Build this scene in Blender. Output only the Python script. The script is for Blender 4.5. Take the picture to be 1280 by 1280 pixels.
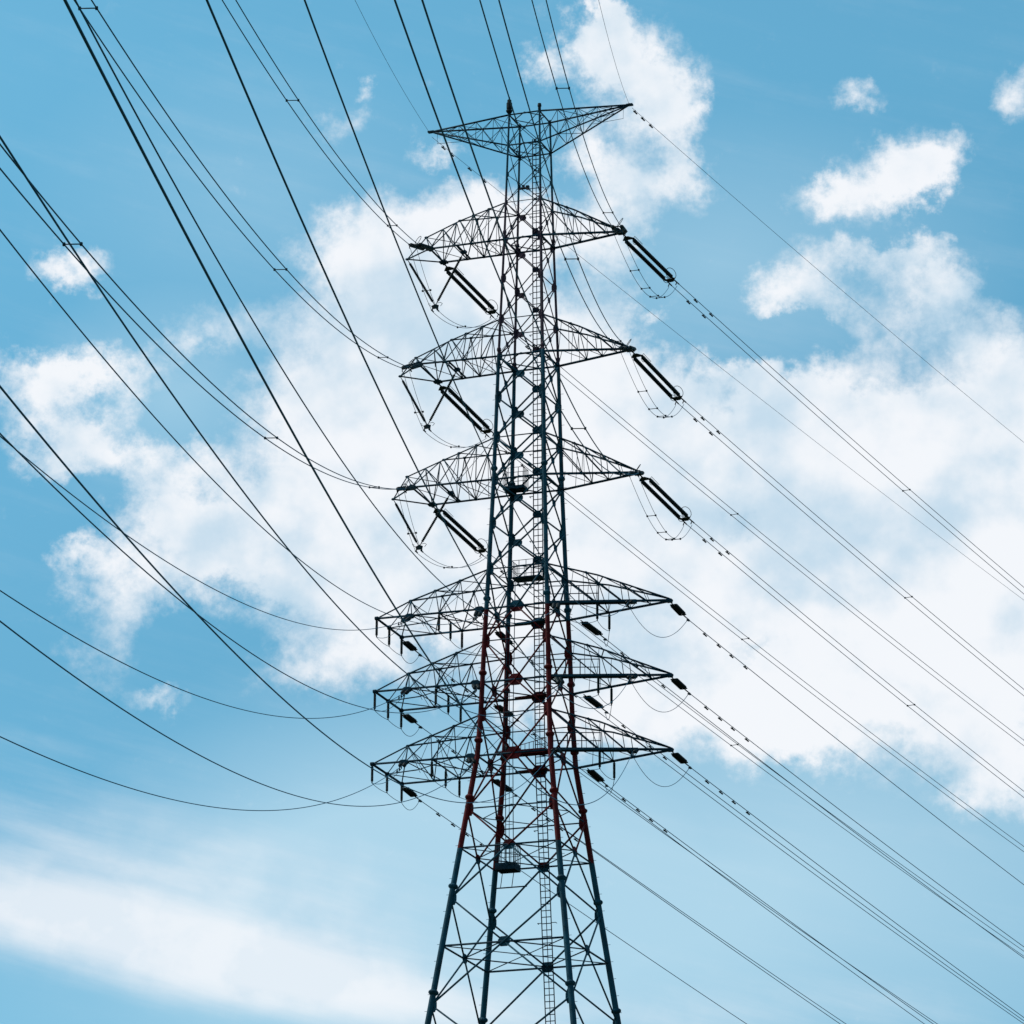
import bpy, math, random
from mathutils import Vector, Matrix
R = math.radians
random.seed(7)
scene = bpy.context.scene
for o in list(bpy.data.objects): bpy.data.objects.remove(o)

# ------------------------------------------------------------------ camera
cam_data = bpy.data.cameras.new('camera')
cam = bpy.data.objects.new('camera', cam_data)
scene.collection.objects.link(cam)
cam_data.sensor_width = 36; cam_data.lens = 151.74
cam_data.clip_start = 0.5; cam_data.clip_end = 20000
rv, uv, fv = Vector((0.941899, 0.335853, 0.005405)), Vector((0.099866, -0.295365, 0.950151)), Vector((-0.320708, 0.894406, 0.311744))
cm = Matrix((rv, uv, -fv)).transposed().to_4x4()
cm.translation = Vector((69.447, -196.064, 1.6))
cam.matrix_world = cm
scene.camera = cam

# ------------------------------------------------------------------ sun and sky
SUN_EL, SUN_AZ = R(52), R(-95)            # azimuth clockwise from +Y: high, to the left of the camera
sd = bpy.data.lights.new('sun', 'SUN'); sd.energy = 2.6; sd.angle = R(0.53); sd.color = (1.0, 0.95, 0.88)
sun = bpy.data.objects.new('sun', sd); scene.collection.objects.link(sun)
sdir = Vector((math.sin(SUN_AZ)*math.cos(SUN_EL), math.cos(SUN_AZ)*math.cos(SUN_EL), math.sin(SUN_EL)))
sun.rotation_euler = sdir.to_track_quat('Z', 'Y').to_euler()
sun.location = (0, 0, 150)
scene.view_settings.view_transform = 'Standard'
scene.view_settings.look = 'None'
scene.view_settings.exposure = 0.0
scene.view_settings.gamma = 1.0

# cloud masses by direction: (azimuth*cos, elevation, half width, half height) in degrees, tilt, weight
CUMULUS = [(-20.77, 21.75, 0.9, 0.64, 0, 1), (-20.0, 21.44, 1.27, 1.06, 0, 1), (-19.09, 21.87, 1.06, 0.8, 0, 1), (-21.07, 20.47, 1.27, 1.06, 0, 0.9), (-19.61, 20.28, 1.59, 1.38, 0, 1), (-21.69, 19.61, 1.01, 0.85, 0, 0.7), (-20.45, 18.78, 1.59, 1.27, 0, 1), (-21.87, 18.22, 1.49, 0.96, 0, 0.8), (-22.92, 17.98, 1.27, 0.69, 0, 0.7), (-23.56, 18.07, 0.64, 0.42, 0, 0.5), (-20.74, 16.97, 1.81, 1.06, 0, 0.9), (-19.48, 17.42, 1.81, 1.59, 0, 1), (-21.24, 16.06, 1.06, 0.53, 0, 0.6), (-22.69, 17.25, 1.49, 0.64, 0, 0.6), (-24.33, 17.51, 0.48, 0.27, 0, 0.6), (-23.89, 17.11, 0.96, 0.58, 0, 0.6), (-24.07, 16.25, 0.64, 0.69, 0, 0.5), (-23.37, 15.46, 0.51, 0.21, 0, 0.75), (-18.64, 18.59, 2.34, 2.76, 0, 1), (-18.65, 20.71, 1.49, 1.38, 0, 1), (-18.0, 19.02, 1.59, 1.38, 0, 0.9), (-16.45, 19.17, 1.33, 0.96, 0, 0.9), (-17.04, 17.32, 2.34, 2.02, 0, 1), (-16.0, 16.46, 1.91, 1.17, 0, 0.9), (-16.43, 15.46, 2.12, 0.85, 0, 0.9), (-17.68, 15.83, 1.49, 0.74, 0, 0.5), (-14.27, 18.98, 1.81, 1.01, 0, 1), (-14.9, 19.68, 0.8, 0.48, 0, 0.9), (-13.31, 19.27, 1.49, 1.01, 0, 1), (-12.25, 19.35, 0.96, 1.17, 0, 0.9), (-13.88, 17.6, 2.76, 1.81, 0, 1), (-12.23, 16.81, 1.81, 2.34, 0, 1), (-14.96, 15.92, 1.59, 1.17, 0, 0.9), (-13.41, 15.37, 2.12, 0.96, 0, 0.9), (-12.3, 14.45, 0.85, 0.53, 0, 0.6), (-15.49, 15.03, 0.85, 0.42, 0, 0.6), (-17.07, 23.93, 0.85, 0.74, 0, 1.1), (-17.49, 24.41, 0.45, 0.64, 0, 0.9), (-17.4, 24.8, 0.23, 0.3, 0, 0.7), (-16.69, 23.51, 0.58, 0.58, 0, 0.9), (-16.42, 22.98, 0.34, 0.64, 0, 0.65), (-16.86, 22.46, 0.8, 0.58, 0, 0.9), (-17.62, 22.83, 0.64, 0.64, 0, 0.65), (-18.23, 24.2, 0.45, 0.34, 0, 0.6), (-17.95, 21.88, 0.96, 0.48, 0, 0.8), (-17.35, 21.77, 0.64, 0.42, 0, 0.5), (-24.68, 21.2, 0.64, 0.32, 0, 0.75), (-24.9, 19.92, 0.96, 0.51, 0, 0.5), (-24.2, 19.9, 0.64, 0.38, 0, 0.5), (-25.14, 19.49, 0.8, 0.64, 0, 0.55), (-24.49, 19.04, 1.06, 0.64, 0, 0.45), (-23.61, 19.76, 0.64, 0.45, 0, 0.4), (-22.94, 20.37, 0.64, 0.4, 0, 0.6), (-22.36, 20.6, 0.58, 0.37, 0, 0.45), (-23.96, 18.9, 0.96, 0.53, 0, 0.4), (-24.89, 18.55, 0.74, 0.32, 0, 0.3), (-23.21, 18.82, 0.74, 0.42, 0, 0.4), (-20.8, 23.91, 0.25, 0.17, 0, 0.5), (-21.01, 23.32, 0.48, 0.27, 0, 0.35), (-19.86, 22.97, 0.45, 0.23, 0, 0.6), (-20.85, 23.43, 0.64, 0.42, 0, 0.2), (-13.22, 22.7, 0.62, 0.53, 0, 0.9), (-13.82, 22.48, 0.8, 0.51, 0, 0.9), (-14.48, 22.3, 0.55, 0.34, 0, 0.75), (-13.94, 23.59, 0.42, 0.25, 0, 0.8), (-11.87, 23.67, 0.4, 0.4, 0, 0.95), (-13.79, 21.72, 0.85, 0.28, 0, 0.55), (-15.11, 20.92, 0.64, 0.38, 0, 0.8), (-14.76, 21.26, 0.74, 0.48, 30, 0.6), (-13.1, 21.33, 0.69, 0.45, 0, 0.95), (-13.44, 20.65, 1.12, 0.64, 0, 0.6), (-14.01, 21.3, 0.74, 0.42, 0, 0.45), (-12.79, 20.79, 0.53, 0.48, 0, 0.6), (-14.09, 20.25, 0.74, 0.3, 0, 0.3), (-12.02, 20.71, 0.42, 0.28, 0, 0.7), (-12.23, 20.19, 0.64, 0.42, 0, 0.6), (-16.81, 20.82, 0.21, 0.19, 0, 0.5), (-15.8, 20.01, 0.53, 0.32, 0, 0.5), (-14.4, 20.73, 0.53, 0.42, 0, 0.25)]
CIRRUS = [(-25.07, 12.75, 3.61, 0.7, -14, 0.7), (-22.71, 12.26, 3.19, 0.62, -13, 0.68), (-20.65, 11.82, 2.65, 0.55, -12, 0.62), (-23.97, 13.36, 3.5, 1.33, -15, 0.5), (-21.18, 12.58, 3.4, 1.17, -12, 0.38), (-16.05, 11.59, 3.5, 0.42, 0, 0.35)]
GAPS = [(-23.07, 19.36, 0.74, 0.38, 30, 0.3), (-22.4, 20.12, 0.53, 0.32, 0, 0.4), (-24.46, 18.25, 0.64, 0.27, 0, 0.4), (-22.93, 16.4, 0.85, 0.53, 0, 0.4), (-15.53, 16.3, 0.64, 0.21, 10, 0.8), (-22.21, 17.1, 0.42, 0.64, 0, 0.45), (-19.73, 16.46, 0.64, 0.37, 0, 0.7), (-14.41, 17.61, 0.53, 0.32, 0, 0.1), (-12.73, 17.57, 0.32, 0.19, 0, 0.6), (-18.32, 20.13, 0.32, 0.42, 0, 0.3), (-19.6, 19.54, 0.42, 0.32, 0, 0.5), (-13.51, 15.68, 0.74, 0.27, 0, 0.3), (-24.3, 19.63, 0.42, 0.27, 0, 0.3), (-13.96, 21.19, 0.53, 0.25, 0, 0.35), (-15.32, 20.27, 0.53, 0.32, 0, 0.4), (-13.78, 21.82, 0.64, 0.17, 0, 0.3), (-14.88, 20.47, 0.64, 0.21, 0, 0.5), (-18.11, 21.24, 0.42, 0.42, 0, 0.5)]
CVEIL = [(-15.51, 13.29, 7.43, 3.5, 0, 0.64), (-20.37, 13.49, 3.4, 1.81, 0, 0.45), (-15.95, 21.44, 3.5, 1.81, 0, 0.35), (-22.13, 22.24, 2.76, 1.7, 0, 0.2), (-23.29, 19.56, 1.81, 1.27, 0, 0.4), (-20.96, 11.9, 5.31, 2.12, 0, 0.4)]
CSHADE = [(-14.5, 17.98, 1.38, 0.74, 0, 0.25), (-22.01, 17.48, 1.59, 1.17, 0, 0.6), (-16.41, 18.06, 1.27, 0.74, 0, 0.5), (-18.1, 16.15, 2.34, 0.74, 0, 0.6), (-15.36, 17.04, 1.17, 0.53, 0, 0.5), (-12.82, 18.1, 0.96, 0.64, 0, 0.5), (-20.44, 18.15, 1.17, 0.74, 0, 0.35), (-14.33, 15.81, 1.27, 0.64, 0, 0.35), (-22.66, 17.99, 1.17, 0.53, 0, 0.4), (-19.6, 19.43, 0.64, 0.64, 0, 0.4), (-16.84, 16.47, 1.17, 0.64, 0, 0.4), (-12.96, 20.43, 0.74, 0.42, 0, 0.4)]

world = bpy.data.worlds.new('World'); scene.world = world; world.use_nodes = True
nt = world.node_tree; nt.nodes.clear()
def N(t, **k):
    n = nt.nodes.new(t)
    for a, b in k.items(): setattr(n, a, b)
    return n
def L(a, b): nt.links.new(a, b)
def val(sock, v):
    if hasattr(v, 'is_output'): L(v, sock)
    else: sock.default_value = v
def M(op, a, b=None, c=None, clamp=False):
    n = N('ShaderNodeMath', operation=op, use_clamp=clamp)
    for i, v in enumerate((a, b, c)):
        if v is not None: val(n.inputs[i], v)
    return n.outputs[0]
def smooth(x, lo, hi, a=0.0, b=1.0):
    n = N('ShaderNodeMapRange', interpolation_type='SMOOTHSTEP')
    for i, v in zip(range(5), (x, lo, hi, a, b)): val(n.inputs[i], v)
    return n.outputs[0]
def noise(vec, scale, detail, rough, lac=2.1, dist=0.0):
    n = N('ShaderNodeTexNoise'); L(vec, n.inputs['Vector'])
    n.inputs['Scale'].default_value = scale; n.inputs['Detail'].default_value = detail
    n.inputs['Roughness'].default_value = rough; n.inputs['Lacunarity'].default_value = lac
    n.inputs['Distortion'].default_value = dist
    return n
tc = N('ShaderNodeTexCoord'); sep = N('ShaderNodeSeparateXYZ'); L(tc.outputs['Generated'], sep.inputs[0])
az = M('MULTIPLY', M('ARCTAN2', sep.outputs[0], sep.outputs[1]), 180/math.pi*math.cos(R(18.2)))
el = M('MULTIPLY', M('ARCSINE', sep.outputs[2]), 180/math.pi)
pos = N('ShaderNodeCombineXYZ'); L(az, pos.inputs[0]); L(el, pos.inputs[1])
P0 = pos.outputs[0]
def vmath(op, a, b=None, scale=None):
    n = N('ShaderNodeVectorMath', operation=op); val(n.inputs[0], a)
    if b is not None: val(n.inputs[1], b)
    if scale is not None: n.inputs['Scale'].default_value = scale
    return n.outputs[0]
# wind-torn edges: the field is looked up at positions pushed about by turbulence
w1 = vmath('SUBTRACT', noise(P0, 0.9, 5, .60).outputs['Color'], (0.5, 0.5, 0.5))
w2 = vmath('SUBTRACT', noise(P0, 4.5, 6, .62).outputs['Color'], (0.5, 0.5, 0.5))
P1 = vmath('ADD', vmath('ADD', P0, vmath('SCALE', w1, scale=1.2)), vmath('SCALE', w2, scale=0.34))
def field(vec, blobs):
    acc = 0.0
    for (x, y, a, b, rot, s) in blobs:
        mp = N('ShaderNodeMapping', vector_type='TEXTURE'); L(vec, mp.inputs['Vector'])
        mp.inputs['Location'].default_value = (x, y, 0); mp.inputs['Rotation'].default_value = (0, 0, R(rot))
        mp.inputs['Scale'].default_value = (a*1.25, b*1.25, 1)
        g = N('ShaderNodeTexGradient', gradient_type='SPHERICAL'); L(mp.outputs[0], g.inputs[0])
        acc = M('MULTIPLY_ADD', g.outputs['Fac'], s, acc)
    return acc
F = M('MINIMUM', field(P1, CUMULUS), 1.5)
F = M('SUBTRACT', F, field(P1, GAPS))
# rest of the sky: scattered fair-weather cloud of the same kind
away = smooth(M('ABSOLUTE', M('ADD', az, 18.74)), 8.5, 12.0)
away2 = smooth(M('ABSOLUTE', M('ADD', el, -18.2)), 8.5, 12.0)
rest = M('MAXIMUM', away, away2)
big = noise(tc.outputs['Generated'], 3.0, 7, .55).outputs['Fac']
F = M('ADD', F, M('MULTIPLY', rest, smooth(big, 0.50, 0.70, 0.0, 1.0)))
det = noise(P0, 2.2, 12, .60, 2.15).outputs['Fac']
fine = noise(P0, 9.0, 10, .66, 2.2).outputs['Fac']
Fd = M('ADD', F, M('MULTIPLY', M('SUBTRACT', det, 0.5), 0.95))
Fd = M('ADD', Fd, M('MULTIPLY', M('SUBTRACT', fine, 0.5), 0.32))
soft = smooth(noise(vmath('ADD', P0, (9.0, 3.0, 0.0)), 0.35, 3, .5).outputs['Fac'], 0.35, 0.65, 0.60, 1.10)
cum = smooth(Fd, 0.10, M('ADD', soft, 0.10), 0.0, 0.98)
# cirrus: long soft streaks
mpc = N('ShaderNodeMapping', vector_type='TEXTURE'); L(P0, mpc.inputs['Vector'])
mpc.inputs['Rotation'].default_value = (0, 0, R(-14)); mpc.inputs['Scale'].default_value = (8.0, 1.0, 1)
cn = noise(mpc.outputs[0], 2.2, 9, .58).outputs['Fac']
C = M('ADD', field(P0, CIRRUS), M('MULTIPLY', M('SUBTRACT', cn, 0.5), 0.70))
C = M('ADD', C, M('MULTIPLY', M('SUBTRACT', noise(P1, 2.0, 8, .55).outputs['Fac'], 0.5), 0.16))
cir = smooth(C, -0.05, 1.15, 0.0, 0.86)
veil = M('MINIMUM', field(P0, CVEIL), 0.62)
def over(a, b): return M('SUBTRACT', 1.0, M('MULTIPLY', M('SUBTRACT', 1.0, a), M('SUBTRACT', 1.0, b)))
mask = over(cum, cir)
mask = M('MULTIPLY', mask, smooth(el, 0.0, 3.0))
# cloud brightness: billows lit by the sun and thin grey-blue bases
sh1 = noise(vmath('ADD', P0, (31.0, 7.0, 0.0)), 0.42, 5, .48).outputs['Fac']
Pup = vmath('ADD', P1, (0.35, -0.45, 0.0))
relief = M('SUBTRACT', noise(P0, 0.9, 5, .5).outputs['Fac'], noise(vmath('ADD', P0, (-0.20, 0.30, 0.0)), 0.9, 5, .5).outputs['Fac'])
shade = field(P1, CSHADE)
lum = smooth(M('SUBTRACT', M('ADD', sh1, M('MULTIPLY', relief, 0.50)), M('MULTIPLY', shade, 0.30)), 0.22, 0.58)
lum = M('MAXIMUM', lum, M('MULTIPLY', cir, 0.9))
ccol = N('ShaderNodeMix', data_type='RGBA'); L(lum, ccol.inputs[0])
ccol.inputs[6].default_value = (0.56, 0.72, 0.85, 1); ccol.inputs[7].default_value = (0.915, 0.94, 0.98, 1)
sky = N('ShaderNodeTexSky', sky_type='NISHITA'); sky.sun_disc = False
sky.sun_elevation = SUN_EL; sky.sun_rotation = SUN_AZ
sky.air_density = 1.0; sky.dust_density = 1.2; sky.ozone_density = 2.0
tint = N('ShaderNodeMix', data_type='RGBA', blend_type='MULTIPLY'); tint.inputs[0].default_value = 1.0
L(sky.outputs[0], tint.inputs[6]); 
tr = N('ShaderNodeValToRGB'); L(M('DIVIDE', el, 40.0), tr.inputs[0])       # colour cast of the air: paler low down
TINT = [(0.25, (.43,.83,.87)), (0.40, (.435,.87,.86)), (0.60, (.555,1.11,1.03))]
while len(tr.color_ramp.elements) < len(TINT): tr.color_ramp.elements.new(.5)
for e_, (p_, c_) in zip(tr.color_ramp.elements, TINT): e_.position = p_; e_.color = (*c_, 1)
L(tr.outputs[0], tint.inputs[7])
bg1 = N('ShaderNodeBackground'); L(tint.outputs[2], bg1.inputs[0]); bg1.inputs[1].default_value = 0.15
bg3 = N('ShaderNodeBackground'); bg3.inputs[0].default_value = (0.60, 0.815, 0.93, 1); bg3.inputs[1].default_value = 1.0
mixv = N('ShaderNodeMixShader'); L(veil, mixv.inputs[0]); L(bg1.outputs[0], mixv.inputs[1]); L(bg3.outputs[0], mixv.inputs[2])
bg2 = N('ShaderNodeBackground'); L(ccol.outputs[2], bg2.inputs[0]); bg2.inputs[1].default_value = 1.0
mix = N('ShaderNodeMixShader'); L(mask, mix.inputs[0]); L(mixv.outputs[0], mix.inputs[1]); L(bg2.outputs[0], mix.inputs[2])
out = N('ShaderNodeOutputWorld'); L(mix.outputs[0], out.inputs[0])
world.cycles.sampling_method = 'MANUAL'; world.cycles.sample_map_resolution = 256

# ------------------------------------------------------------------ materials
def pbr(name, base, rough, metal=0.0, var=0.25, scale=3.0):
    m = bpy.data.materials.new(name); m.use_nodes = True; t = m.node_tree; b = t.nodes['Principled BSDF']
    co = t.nodes.new('ShaderNodeTexCoord'); n = t.nodes.new('ShaderNodeTexNoise')
    n.inputs['Scale'].default_value = scale; n.inputs['Detail'].default_value = 6
    t.links.new(co.outputs['Object'], n.inputs['Vector'])
    cr = t.nodes.new('ShaderNodeValToRGB')
    cr.color_ramp.elements[0].position = .3; cr.color_ramp.elements[1].position = .7
    cr.color_ramp.elements[0].color = (*[c*(1-var) for c in base], 1); cr.color_ramp.elements[1].color = (*[min(1, c*(1+var)) for c in base], 1)
    t.links.new(n.outputs['Fac'], cr.inputs[0]); t.links.new(cr.outputs[0], b.inputs['Base Color'])
    b.inputs['Roughness'].default_value = rough; b.inputs['Specular IOR Level'].default_value = 0.16; b.inputs['Metallic'].default_value = metal
    return m, t, b, cr
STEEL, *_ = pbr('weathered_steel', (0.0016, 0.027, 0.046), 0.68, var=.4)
WIRE, *_ = pbr('aged_conductor', (0.003, 0.080, 0.145), 0.75)
DARK, *_ = pbr('dark_glaze', (0.004, 0.009, 0.011), 0.5, var=.2)
# tower paint: blue-grey steel with two bands of red aviation paint at fixed heights
def tower_paint():
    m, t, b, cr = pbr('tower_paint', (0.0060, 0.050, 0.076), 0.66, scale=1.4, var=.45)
    cr2 = t.nodes.new('ShaderNodeValToRGB'); cr2.color_ramp.elements[0].position = .3; cr2.color_ramp.elements[1].position = .7
    cr2.color_ramp.elements[0].color = (0.060, 0.0015, 0.0025, 1); cr2.color_ramp.elements[1].color = (0.140, 0.003, 0.005, 1)
    t.links.new(cr.inputs[0].links[0].from_socket, cr2.inputs[0])
    g = t.nodes.new('ShaderNodeNewGeometry'); s = t.nodes.new('ShaderNodeSeparateXYZ'); t.links.new(g.outputs['Position'], s.inputs[0])
    def band(lo, hi):
        a = t.nodes.new('ShaderNodeMath'); a.operation = 'GREATER_THAN'; t.links.new(s.outputs[2], a.inputs[0]); a.inputs[1].default_value = lo
        c = t.nodes.new('ShaderNodeMath'); c.operation = 'LESS_THAN'; t.links.new(s.outputs[2], c.inputs[0]); c.inputs[1].default_value = hi
        d = t.nodes.new('ShaderNodeMath'); d.operation = 'MULTIPLY'; t.links.new(a.outputs[0], d.inputs[0]); t.links.new(c.outputs[0], d.inputs[1]); return d.outputs[0]
    x = t.nodes.new('ShaderNodeMath'); x.operation = 'MAXIMUM'; t.links.new(band(51.95, 64.35), x.inputs[0]); t.links.new(band(78.1, 87.3), x.inputs[1])
    y = t.nodes.new('ShaderNodeMath'); y.operation = 'MAXIMUM'; t.links.new(x.outputs[0], y.inputs[0]); t.links.new(band(26, 39), y.inputs[1])
    mx = t.nodes.new('ShaderNodeMix'); mx.data_type = 'RGBA'; t.links.new(y.outputs[0], mx.inputs[0])
    t.links.new(cr.outputs[0], mx.inputs[6]); t.links.new(cr2.outputs[0], mx.inputs[7]); t.links.new(mx.outputs[2], b.inputs['Base Color'])
    up_ = t.nodes.new('ShaderNodeMath'); up_.operation = 'MULTIPLY_ADD'; t.links.new(band(70, 95), up_.inputs[0]); up_.inputs[1].default_value = -0.5; up_.inputs[2].default_value = 1.0   # red mixed at half strength into the blue-grey in the upper band
    fm_ = t.nodes.new('ShaderNodeMath'); fm_.operation = 'MULTIPLY'; t.links.new(y.outputs[0], fm_.inputs[0]); t.links.new(up_.outputs[0], fm_.inputs[1]); t.links.new(fm_.outputs[0], mx.inputs[0])
    return m
PAINT = tower_paint()
CONCRETE, *_ = pbr('concrete', (0.32, 0.31, 0.29), 0.9)
GRASS, *_ = pbr('grass', (0.050, 0.062, 0.030), 0.95, var=.5, scale=.15)

# ------------------------------------------------------------------ mesh helpers
V = Vector
class MB:
    def __init__(s): s.v = []; s.f = []; s.sm = []
    def tube(s, p, q, r, n=8, r2=None, caps=True):
        p, q = V(p), V(q); d = q - p
        if d.length < 1e-6: return s
        d.normalize(); a = d.orthogonal().normalized(); b = d.cross(a); r2 = r if r2 is None else r2
        k = len(s.v)
        for c, rr in ((p, r), (q, r2)):
            for i in range(n):
                t = 2*math.pi*i/n; s.v.append(c + a*rr*math.cos(t) + b*rr*math.sin(t))
        for i in range(n):
            j = (i+1) % n; s.f.append((k+i, k+j, k+n+j, k+n+i)); s.sm.append(True)
        if caps:
            s.f.append(tuple(range(k+n-1, k-1, -1))); s.f.append(tuple(range(k+n, k+2*n))); s.sm += [False, False]
        return s
    def path(s, pts, r, n=6):
        pts = [V(p) for p in pts]; k = len(s.v); up = None
        for i, p in enumerate(pts):
            d = (pts[min(i+1, len(pts)-1)] - pts[max(i-1, 0)]).normalized()
            if up is None: up = d.orthogonal().normalized()
            a = (up - d*up.dot(d)).normalized(); b = d.cross(a); up = a
            for j in range(n):
                t = 2*math.pi*j/n; s.v.append(p + a*r*math.cos(t) + b*r*math.sin(t))
        for i in range(len(pts)-1):
            for j in range(n):
                jj = (j+1) % n; s.f.append((k+i*n+j, k+i*n+jj, k+(i+1)*n+jj, k+(i+1)*n+j)); s.sm.append(True)
        m = len(pts)-1
        s.f.append(tuple(range(k+n-1, k-1, -1))); s.f.append(tuple(range(k+m*n, k+m*n+n))); s.sm += [False, False]
        return s
    def rings(s, p, q, prof, n=10):
        """lathe a profile [(t along pq, radius)]"""
        p, q = V(p), V(q); d = (q-p).normalized(); a = d.orthogonal().normalized(); b = d.cross(a); k = len(s.v)
        for t, rr in prof:
            c = p + (q-p)*t
            for i in range(n):
                w = 2*math.pi*i/n; s.v.append(c + a*rr*math.cos(w) + b*rr*math.sin(w))
        for h in range(len(prof)-1):
            for i in range(n):
                j = (i+1) % n; s.f.append((k+h*n+i, k+h*n+j, k+(h+1)*n+j, k+(h+1)*n+i)); s.sm.append(False)
        m = len(prof)-1
        s.f.append(tuple(range(k+n-1, k-1, -1))); s.f.append(tuple(range(k+m*n, k+m*n+n))); s.sm += [False, False]
        return s
    def plate(s, c, ax, ay, th, pts):
        """flat plate: outline pts in the frame (ax, ay) round c, thickness th"""
        c, ax, ay = V(c), V(ax).normalized(), V(ay).normalized(); nz = ax.cross(ay).normalized(); k = len(s.v); n = len(pts)
        for sg in (-.5, .5):
            for x, y in pts: s.v.append(c + ax*x + ay*y + nz*th*sg)
        s.f.append(tuple(range(k+n-1, k-1, -1))); s.f.append(tuple(range(k+n, k+2*n)))
        for i in range(n):
            j = (i+1) % n; s.f.append((k+i, k+j, k+n+j, k+n+i))
        s.sm += [False]*(n+2)
        return s
    def box(s, c, ax, ay, sx, sy, th): return s.plate(c, ax, ay, th, [(-sx/2, -sy/2), (sx/2, -sy/2), (sx/2, sy/2), (-sx/2, sy/2)])
    def build(s, name, mat, parent=None, origin=None):
        me = bpy.data.meshes.new(name); o0 = V(origin) if origin is not None else V((0, 0, 0))
        me.from_pydata([tuple(v - o0) for v in s.v], [], s.f); me.validate(); me.update()
        if len(me.polygons) == len(s.sm): me.polygons.foreach_set('use_smooth', s.sm)
        me.materials.append(mat)
        o = bpy.data.objects.new(name, me); scene.collection.objects.link(o)
        if parent is not None:
            o.parent = parent; o.location = o0 - V(world_loc(parent))
        else: o.location = o0
        LOC[o.name] = tuple(o0)
        return o
LOC = {}
def world_loc(o): return LOC.get(o.name, (0, 0, 0))
def thing(name, label, cat, loc, group=None):
    o = bpy.data.objects.new(name, None); scene.collection.objects.link(o)
    o.location = loc; LOC[o.name] = tuple(loc); o.empty_display_size = .5
    return tag(o, label, cat, group)
def tag(o, label, cat, group=None):
    o['label'] = label; o['category'] = cat
    if group: o['group'] = group
    return o
def lerp(a, b, t): return V(a)*(1-t) + V(b)*t

# ------------------------------------------------------------------ ground (below the frame)
g = MB(); NG = 40; S = 9000.0
for i in range(NG+1):
    for j in range(NG+1):
        g.v.append(V((-S+2*S*i/NG, -S+2*S*j/NG, 0)))
for i in range(NG):
    for j in range(NG):
        a = i*(NG+1)+j; g.f.append((a, a+NG+1, a+NG+2, a+1)); g.sm.append(True)
gr = g.build('ground', GRASS); gr['kind'] = 'structure'

# ------------------------------------------------------------------ the tower
WZ = [(0.0, 9.3), (44.63, 3.50), (56.75, 1.92), (58.9, 1.80), (62.7, 1.68), (66.5, 1.53), (71.3, 1.36), (78.0, 1.20), (84.5, 1.00), (91.5, 0.835), (93, .8)]
def W(z):
    for (a, b), (c, d) in zip(WZ, WZ[1:]):
        if z <= c: return b + (d-b)*(z-a)/(c-a)
    return WZ[-1][1]
DZ = [(0, .40), (45, .30), (56, .27), (66, .225), (77.9, .20), (78.2, .135), (86, .12), (91.5, .10)]
def dia(z):
    for (a, b), (c, d) in zip(DZ, DZ[1:]):
        if z <= c: return b + (d-b)*(z-a)/(c-a)
    return DZ[-1][1]
def leg(sx, sy, z): w = W(z); return V((sx*w, sy*w, z))
tower = thing('lattice_tower', 'tall steel lattice pylon banded dark red and blue-grey, with seven tiers of crossarms', 'pylon', (0, 0, 0))
corners = [(-1, -1), (1, -1), (1, 1), (-1, 1)]
FL = [20, 33, 44.63, 50.0, 54.58, 57.55, 61.05, 64.95, 71.9, 78.35, 84.85]
for ci, (sx, sy) in enumerate(corners):
    zs = [0, 10, 20, 30, 40, 44.63, 50, 54, 56.75, 58.9, 62.7, 66.5, 71.3, 78, 78.2, 84.5, 91.5]
    m = MB()
    for a, b in zip(zs, zs[1:]):
        m.tube(leg(sx, sy, a), leg(sx, sy, b), dia(a)/2, 12, dia(b)/2, caps=False)
    top = leg(sx, sy, 91.5); m.tube(top, top+V((0, 0, .12)), .06, 10)
    z = 8.0; k = 0
    while z < 77:
        p = leg(sx, sy, z); d = V((sx, 0, 0)) if k % 2 else V((0, sy, 0))
        m.tube(p, p + d*(dia(z)/2+.13), .011, 5); z += .42; k += 1
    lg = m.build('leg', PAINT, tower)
    for z in FL:
        d = dia(z); a = leg(sx, sy, z-.13); b = leg(sx, sy, z+.13)
        r = d*.5
        fm = MB().rings(a, b, [(0, r*1.05), (.22, r*1.5), (.42, r*1.72), (.47, r*1.6), (.53, r*1.6), (.58, r*1.72), (.78, r*1.5), (1, r*1.05)], 14)
        fm.build('flange', PAINT, lg)
    f = MB().rings((sx*9.35, sy*9.35, -.4), (sx*9.3, sy*9.3, .35), [(0, .9), (.8, .8), (.85, .45), (1, .45)], 16)
    f.build('footing', CONCRETE, lg)

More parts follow.
